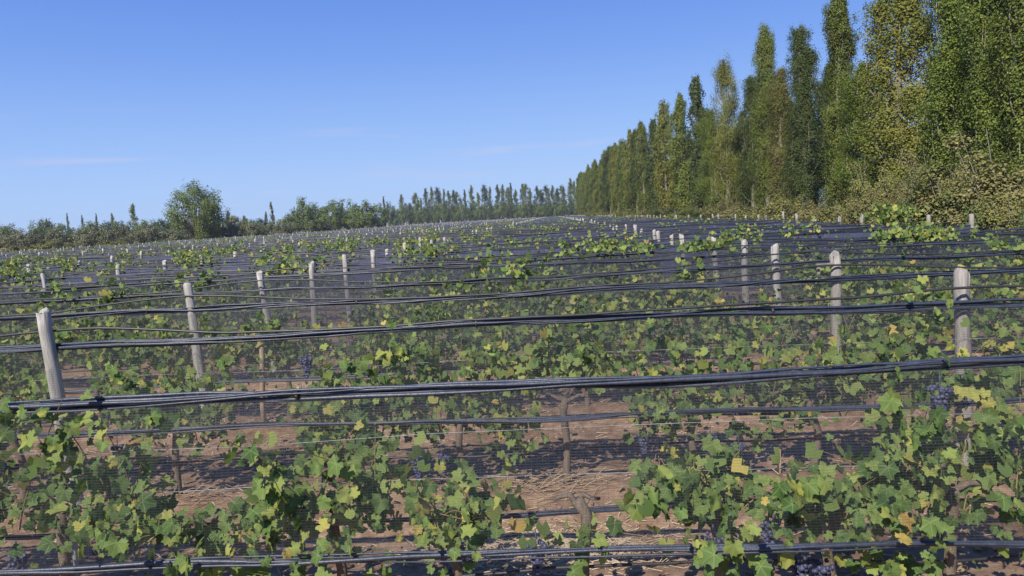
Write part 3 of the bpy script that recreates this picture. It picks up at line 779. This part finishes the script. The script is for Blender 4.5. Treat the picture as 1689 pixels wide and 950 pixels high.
# ------------------------------------------------------------------ trees
def cards(P, size, g, mt, name='crown', upw=.35, aspect=.75, O=None):
    n = len(P)                                                   # leaves face outwards from their clump
    nr = unit(g.normal(0, .33, (n, 3)) + (unit(O) if O is not None else 0) + np.array([0, 0, upw])); tp = unit(np.cross(nr, g.normal(0, 1, (n, 3)))); sd = np.cross(nr, tp)
    s_ = (size * g.uniform(.55, 1.25, n))[:, None]
    c = .18 * s_ * nr
    V = np.stack([P - tp * s_ * .5, P + sd * s_ * .5 * aspect + c, P + tp * s_ * .5, P - sd * s_ * .5 * aspect + c], 1).reshape(-1, 3)
    return mesh_np(name, V, [np.arange(n * 4).reshape(-1, 4)], mt, False)
def poplar(seed, H, W, nleaf, size, z0=.03, bare=0., tip=.35):
    """columnar crown built from steeply rising limbs, each with its own sleeve of leaves"""
    g = np.random.default_rng(seed); tb = MB(); P = []; O = []
    zz = np.linspace(-.3, H * .96, 12); tx = wob(zz, seed, .10, .25); ty = wob(zz, seed + 5, .10, .25)
    tx -= tx[0]; ty -= ty[0]
    tb.tube(np.stack([tx, ty, zz], -1), np.linspace(.024 * H ** .75 + .05, .02, 12), 8)
    nb = 46
    for q in range(nb):
        h0 = H * (z0 + (.86 - z0) * (q + g.random()) / nb); az = g.uniform(0, 6.28) + q * 2.4
        f_ = h0 / H
        prof = W * g.uniform(.45, 1.15) * np.interp(f_, [0, .12, .45, .7, .9], [.8, 1, 1.05, .9, .6])
        ln = min(H * 1.0 - h0, H * g.uniform(.12, .27)); s_ = np.linspace(0, 1, 7)
        out = prof * (1 - np.exp(-4 * s_)) * (1 - .25 * s_ ** 2) * np.interp((h0 + ln * s_) / H, [0, .6, .85, 1], [1, 1, .55 + tip * .9, tip])
        bx = np.interp(h0, zz, tx) + math.cos(az) * out; by = np.interp(h0, zz, ty) + math.sin(az) * out
        bz = h0 + ln * s_
        tb.tube(np.stack([bx, by, bz], -1), np.linspace(.05, .012, 7) * (H / 19), 4, False)
        if g.random() < bare: continue
        m__ = int(nleaf / nb * g.uniform(.6, 1.4))
        ncl = int(np.clip(m__ // 90, 6, 14)); ct = g.beta(1.35, 1.05, ncl); ci = g.integers(ncl, size=m__)
        cc = np.stack([np.interp(ct, s_, bx), np.interp(ct, s_, by), h0 + ln * ct], -1) + g.normal(0, 1, (ncl, 3)) * W * np.array([.17, .17, .12]) * np.interp(h0 / H, [.5, .9], [1, .75])
        off = g.normal(0, 1, (m__, 3)) * (W * .15 * (1.15 - .5 * ct[ci]) * np.interp(h0 / H, [.5, .9], [1, .85]))[:, None] * np.array([1, 1, 2.0])
        pts = cc[ci] + off; P.append(pts)
        rad = pts - np.stack([np.interp(pts[:, 2], zz, tx), np.interp(pts[:, 2], zz, ty), pts[:, 2]], -1)
        O.append(unit(unit(off) * .8 + unit(rad)))
    m__ = nleaf // 20; tz = H * (.84 + .16 * g.beta(1, 1.4, m__)); sp_ = np.maximum(.06, W * .36 * (1.02 - tz / H) / .18)
    top = np.stack([tx[-1] + g.normal(0, .6, m__) * sp_, ty[-1] + g.normal(0, .6, m__) * sp_, tz], -1); P.append(top); O.append(unit(top - np.array([tx[-1], ty[-1], H * .85])))
    P = np.vstack(P); O = np.vstack(O); k_ = P[:, 2] > .2
    return tb.mesh('trunk', TREEBARK), cards(P[k_], size, g, POP[0], aspect=.8, O=O[k_])
POPV = [poplar(100 + s_, 19.5, 1.32 + .16 * (s_ % 3), 60000, .122, bare=.03 + .03 * (s_ % 3)) for s_ in range(6)]
POPF = [poplar(150 + s_, 19.5, 1.55 + .2 * (s_ % 3), 15000, .25, bare=.03) for s_ in range(4)]
POPT = poplar(131, 19.5, 1.9, 42000, .108, z0=.07, bare=.10)
def tree(name, var, x, y, z, sc, rot, mt, label, cat, group):
    root = empty(name, (x, y, z), label, cat, group); root.scale = sc; root.rotation_euler = (0, 0, rot)
    link('trunk', var[0], root); link('crown', var[1], root, mat=mt)
    return root
X0, SL = 24.75, .0388
wind = []
# the ones measured in the photograph: pixel x, pixel y of the top (None = above the frame), leaf colour, variant
MEAS = [(1668, None, 0, 0), (1610, None, 2, 1), (1548, None, 2, 2), (1505, None, 4, 3), (1462, None, 1, 4), (1412, 120, 2, 5), (1372, -6, 0, 0), (1314, 66, 4, 1), (1282, 128, 3, 0), (1260, 60, 0, 2), (1235, 140, 4, 4), (1196, 108, 1, 6),
        (1170, 190, 2, 5), (1148, 140, 4, 0), (1122, 166, 0, 1), (1098, 178, 1, 2), (1078, 205, 4, 4), (1060, 208, 0, 5)]
for px, ty_, c, v_ in MEAS:
    u_ = (px - VPX) / F; Y = X0 / (u_ + SL); X = X0 - SL * Y
    H = 20.5 if ty_ is None else 2.25 + ((VPY - (px - VPX) * math.tan(ROLL)) - ty_) * Y / F
    wind.append((Y, X + (2.2 if c == 4 and Y < 56 else 0), H, c, v_))
g = np.random.default_rng(55); Y = 160.
while Y < 345:
    wind.append((Y, X0 - SL * Y + g.normal(0, .5), g.uniform(17, 20), int(g.choice([0, 0, 1, 2, 4, 3], p=[.25, .2, .2, .1, .2, .05])), int(g.integers(6)))); Y += g.uniform(3.5, 6.5)
Y = 33.
while Y < 200:                                                   # second file of poplars behind, mostly coloured darker as shade between the columns
    wind.append((Y, X0 - SL * Y + 4.2 + g.normal(0, .5), g.uniform(10.5, 14.5) * (.55 if 55 < Y < 64 else 1), int(g.choice([4, 4, 4, 0])), int(g.integers(6)))); Y += g.uniform(3.8, 6.5)
wind.sort()
CN = ['green', 'yellowing', 'bright green', 'browning', 'dark green']
for q, (Y, X, H, c, v_) in enumerate(wind):
    g = np.random.default_rng(900 + q); var = POPT if v_ == 6 else POPF[v_ % 4] if Y > 105 else POPV[v_]
    tree('poplar_tree', var, X, Y, 0, (g.uniform(.95, 1.15) * (1.35 if c == 1 and Y < 60 else 1.05 if Y < 70 else 1), g.uniform(.95, 1.15), H / 19.5), g.uniform(0, 6.28), POP[c],
         f'tall {CN[c]} poplar, {ordinal(q + 1)} from the near end of the windbreak', 'poplar', 'poplars of the windbreak')

def shrub(seed, nleaf, size, nb=26, spiky=.3):
    """unit shrub: 1 high and about 1 wide, many arching stems with leaf sprays"""
    g = np.random.default_rng(seed); b = MB(); P = []; O = []; cs = []
    for q in range(nb):
        az = g.uniform(0, 6.28); el = g.uniform(.25, 1.5); l_ = g.uniform(.6, 1.0) * (1.2 if g.random() < spiky else .9); s_ = np.linspace(0, 1, 6)
        r_ = .55 * l_ * math.cos(el) * s_ ** 1.1; z = l_ * math.sin(el) * s_ * (1 - .08 * s_) + .02
        cs.append(np.stack([math.cos(az) * r_ + .06 * math.cos(az), math.sin(az) * r_ + .06 * math.sin(az), z], -1))
    top = max(c[-1, 2] for c in cs)
    for c in cs:
        c[:, 2] /= top * 1.02
        b.tube(c, np.linspace(.006, .002, 6), 4, False)
        m__ = nleaf // nb; s_ = np.linspace(0, 1, 6); ncl = 5; ct = g.beta(1.6, 1.0, ncl); ci = g.integers(ncl, size=m__)
        cc = np.stack([np.interp(ct, s_, c[:, e_]) for e_ in range(3)], -1) + g.normal(0, .035, (ncl, 3))
        off = g.normal(0, .05, (m__, 3)) * (1.2 - .6 * ct[ci])[:, None]
        P.append(cc[ci] + off); O.append(unit(unit(off) + unit(cc[ci] - np.array([0, 0, .3]))))
    P = np.vstack(P); O = np.vstack(O); k_ = P[:, 2] > .0
    return b.mesh('stem', TREEBARK), cards(P[k_], size, g, SHRUB[0], 'foliage', O=O[k_])
SHV = [shrub(200 + s_, 9000, .042, 44, .2 + .1 * s_) for s_ in range(4)]
SHN = [shrub(220 + s_, 36000, .025, 70, .3) for s_ in range(3)]
def bush(var, x, y, z, h, wd_, mt, label, group, seed, name='shrub', cat='shrub'):
    g = np.random.default_rng(seed)
    root = empty(name, (x, y, z), label, cat, group); root.scale = (wd_, wd_, h); root.rotation_euler = (0, 0, g.uniform(0, 6.28))
    link('stem', var[0], root); link('foliage', var[1], root, mat=mt)
# measured shrubs: pixel centre x, pixel top, distance, width, colour
SHR = [(1668, 236, 23, 3.4, 1), (1620, 292, 20, 2.2, 0), (1588, 275, 24, 3.0, 0), (1552, 262, 29, 2.6, 1), (1525, 300, 25, 1.8, 0), (1500, 268, 36, 1.5, 1), (1445, 275, 34, 2.4, 0), (1470, 322, 27, 1.6, 2),
       (1425, 318, 33, 1.6, 1), (1660, 338, 19, 1.8, 2), (1560, 338, 21, 1.5, 2), (1395, 330, 42, 2.4, 1), (1365, 335, 46, 2.4, 0), (1330, 330, 50, 2.2, 1), (1300, 325, 55, 2.6, 0), (1275, 318, 60, 2.4, 1), (1245, 330, 64, 3, 0),
       (1215, 325, 68, 3, 1), (1185, 330, 75, 3, 1), (1155, 332, 82, 3, 3), (1130, 335, 90, 3.4, 0), (1100, 338, 100, 3.5, 3), (1075, 342, 112, 4, 1), (1045, 343, 130, 4.5, 0), (1020, 346, 150, 5, 1), (990, 348, 180, 6, 0), (968, 349, 220, 6, 1), (1545, 318, 44, 3, 3), (1490, 318, 48, 3, 3), (1440, 322, 52, 3, 3), (1400, 326, 58, 3.2, 3), (1345, 326, 66, 3.4, 3), (1610, 320, 40, 3, 3)]
SHC = ['golden', 'tan', 'green', 'dark green']
for q, (px, py, D, wd_, c) in enumerate(SHR):
    p_ = at_y(px, py, float(D)); mt_ = (SHRUB + [POP[4]])[c]
    bush((SHN[q % 3] if D < 40 else SHV[q % 4]), max(p_.x, XR + 1.2), D, -.05, p_.z * (1.16 if D < 60 and c < 2 else 1.0), wd_ * 1.35, mt_, f'{SHC[c]} autumn shrub below the poplars, {ordinal(q + 1)} from the right', 'shrubs along the foot of the poplars', 400 + q)

# a vine spilling over the net at the right-hand end
g = np.random.default_rng(77)
for q, (px, py, Y, wd_, n) in enumerate(((1515, 388, 15.1, .75, 420), (1470, 352, 17.4, .5, 260), (1040, 408, 15.1, .9, 90), (1165, 404, 12.85, .5, 70))):
    c = at_y(px, py, Y)
    P = np.stack([g.normal(0, wd_ * .5, n), g.normal(-.05, .2, n), g.normal(0, .10 if q < 2 else .055, n)], -1)
    root = empty('grapevine', (c.x, Y, 0), ['rampant bright vine sprawling over the nets near the right end posts', 'vine climbing into the shrubs beside the grey end post', 'lone vine top spreading over the dark nets right of the middle', 'vine top rising over the nets beside the pale posts'][q], 'grapevine', 'grapevines along the net rows')
    link('foliage', foliage_lite(P, g, .095, VINEF), root, (0, 0, c.z)); link('trunk', trunk_mesh(4400 + q, -.4, .4, 1.2), root)

# ---- left side and far end
def round_tree(seed, nleaf, size, flat=.8, trunk=.22, gaps=20, cl=.085):
    """unit broad tree, 1 high: limbs carrying separate leaf masses so sky shows between"""
    g = np.random.default_rng(seed); b = MB(); P = []; O = []
    b.tube([(0, 0, -.08), (.01, 0, trunk * .5), (0, .01, trunk)], [.035, .028, .024], 7)
    cz = (1 + trunk * .6) / 2; hz = 1 - cz
    d = unit(g.normal(0, 1, (gaps, 3))) * (g.uniform(.25, 1, gaps) ** .45)[:, None] * .88
    for q in range(gaps):
        c = np.array([d[q, 0] * flat / 2, d[q, 1] * flat / 2, cz + d[q, 2] * hz])
        b.tube([(0, 0, trunk * .8), c * .5 + np.array([0, 0, trunk * .3]), c], [.014, .009, .003], 4, False)
        m__ = nleaf // gaps; sub = 6; so_ = g.normal(0, cl * .62, (sub, 3)); ci = g.integers(sub, size=m__)
        off = g.normal(0, cl * .42, (m__, 3))
        P.append(c + so_[ci] + off); O.append(unit(unit(off) * .7 + unit(so_[ci]) + d[q]))
    P = np.vstack(P); O = np.vstack(O); k_ = P[:, 2] > .01; P = P[k_]; O = O[k_]
    P[:, 2] /= np.percentile(P[:, 2], 99.5)
    return b.mesh('trunk', TREEBARK), cards(P, size, g, FARTREE, O=O)
BIG = round_tree(301, 16000, .028, 1.15, .06, 90, .085)
OLV = [round_tree(310 + s_, 3000, .065, 1.35, .04, 30, .12) for s_ in range(4)]
WIL = [round_tree(320 + s_, 3200, .055, 1.0, .04, 34, .10) for s_ in range(3)]
FPO = [poplar(340 + s_, 19.5, 1.2 + .25 * s_, 3400, .36, z0=.02, bare=.15, tip=.12) for s_ in range(4)]
def gz(x, y): return float(ground(np.array([x]), np.array([y]), False)[0])
def place(name, var, px, top, D, wd_, mt, label, cat, group, seed, unit_h=1.):
    """tree whose top shows at pixel (px, top) when it stands D metres away on the terrain"""
    p_ = at_y(px, top, float(D)); z0_ = gz(p_.x, D); H = p_.z - z0_; g = np.random.default_rng(seed)
    r_ = tree(name, var, p_.x, D, z0_, (wd_, wd_, H / unit_h), g.uniform(0, 6.28), mt, label, cat, group)
    return r_
place('broad_tree', BIG, 318, 303, 165., 12.0, FARTREE, 'big spreading tree standing alone above the olive trees', 'tree', None, 1)
g = np.random.default_rng(66)
q = 0
for px in np.arange(-25, 470, 17.5):
    D = g.uniform(140, 165) if px < 300 else g.uniform(165, 190); top = 383 - px * .022 + g.uniform(-9, 5)
    if px > 330: top = 365 + g.uniform(-3, 5)
    q += 1
    place('olive_tree', OLV[q % 4], float(px + g.normal(0, 4)), top, D, g.uniform(3.4, 4.8), OLIVE, f'rounded grey-green olive tree, {ordinal(q)} from the left in its row', 'olive tree', 'olive trees beyond the vineyard', 500 + q)
q = 0
for px in np.arange(-10, 480, 30.):
    q += 1
    place('broad_tree', WIL[q % 3], float(px + g.normal(0, 8)), 364 + g.uniform(-4, 8) - px * .012, g.uniform(230, 270), g.uniform(7, 10), [FARTREE, POP[4], SHRUB[2]][q % 3],
          f'{["green", "dark", "yellow-green"][q % 3]} tree behind the olives, {ordinal(q)} from the left', 'tree', 'trees behind the olives', 600 + q)
for q, (px, top, wd_) in enumerate(((76, 360, .55), (158, 353, .45), (184, 352, .6), (191, 365, .5), (110, 352, .6), (135, 356, .5), (218, 337, 1.1), (375, 347, .7), (446, 333, .8), (438, 350, .6), (403, 356, .8))):
    place('poplar_tree', FPO[q % 4], px, top, 280., wd_, POP[4 if q % 2 else 0], f'thin distant poplar standing behind the olive trees, {ordinal([1, 4, 5, 6, 2, 3, 7, 8, 11, 10, 9][q])} from the left', 'poplar', 'thin poplars behind the olives', 650 + q, 19.5)
for q, (px, top, wd_) in enumerate(((498, 326, 9), (522, 335, 8), (548, 331, 9), (572, 329, 9), (598, 331, 9), (622, 336, 8), (486, 345, 7), (535, 345, 8), (585, 345, 8), (500, 352, 8), (516, 352, 7), (552, 354, 8), (606, 352, 8))):
    place('willow_tree', WIL[q % 3], px, top, 290. + q % 2 * 8, wd_ * 1.1, [FARTREE, SHRUB[2]][q % 2 and q > 5], f'bushy green tree in the clump left of the far poplars, {ordinal([2, 5, 8, 9, 12, 13, 1, 6, 10, 3, 4, 7, 11][q])} along', 'tree', 'clump of bushy trees', 700 + q)
place('poplar_tree', FPO[0], 632, 324, 300., .7, POP[4], 'thin poplar at the right end of the bushy clump', 'poplar', None, 720, 19.5)
FARP = [(648, 340), (662, 322), (675, 335), (686, 318), (694, 327), (702, 312), (711, 309), (721, 309), (732, 312), (739, 316), (748, 314), (754, 316), (766, 313), (777, 307), (788, 318), (798, 305), (808, 308), (820, 306), (828, 305), (838, 309), (842, 302), (850, 314),
        (861, 304), (868, 303), (874, 311), (885, 308), (892, 313), (898, 306), (903, 312), (911, 307), (918, 311), (924, 306), (929, 308), (940, 296), (946, 299)]
for q, (px, top) in enumerate(FARP):
    place('poplar_tree', FPO[q % 4], px, top, 478. + (q * 37 % 23), [1.0, 1.25, .9, 1.4][q % 4] * 1.4, POP[[4, 0, 4, 0, 2][q % 5]], f'slender poplar at the far end of the vineyard, {ordinal(q + 1)} from the left', 'poplar', 'poplar line at the far end', 730 + q, 19.5)
for q, px in enumerate(np.arange(640, 960, 11.)):                # undergrowth below the far poplars
    place('undergrowth_bush', WIL[q % 3], float(px), 333 - (px - 640) * .012 + (q * 7 % 9), 474. + q % 3, 7.5, [POP[4], FARTREE, POP[0]][q % 3], f'dark bush at the foot of the far poplars, {ordinal(q + 1)} from the left', 'bush', 'bushes below the far poplars', 790 + q)
for q, (px, top, D, wd_, c) in enumerate(((75, 389, 110, 5, 0), (180, 392, 128, 5, 0), (120, 396, 118, 4, 1), (265, 390, 135, 5, 2), (330, 384, 140, 7, 2), (20, 400, 108, 4, 1))):
    p_ = at_y(px, top, float(D)); z0_ = gz(p_.x, D)
    bush(SHV[q % 4], p_.x, D, z0_, max(.6, p_.z - z0_), wd_, SHRUB[c], ['yellow-green bush at the field edge before the olives', 'low yellowish bush on the grass strip', 'tan weed clump on the grass strip', 'green scrub left of the big tree', 'green scrub at the foot of the big tree', 'dry weed clump at the far left field edge'][q], None, 850 + q)

# ------------------------------------------------------------------ air
hz = MB(); hz.box((0, 200, 12), (1100, 1000, 27))
m_, t, o = mat('thin_air'); vol = nd(t, 'VolumePrincipled'); vol.inputs['Density'].default_value = .00025
vol.inputs['Color'].default_value = (.80, .88, 1, 1); vol.inputs['Anisotropy'].default_value = .3
t.links.new(vol.outputs[0], o.inputs['Volume'])
tag(link('haze', hz.mesh('haze', m_, False)), kind='stuff')
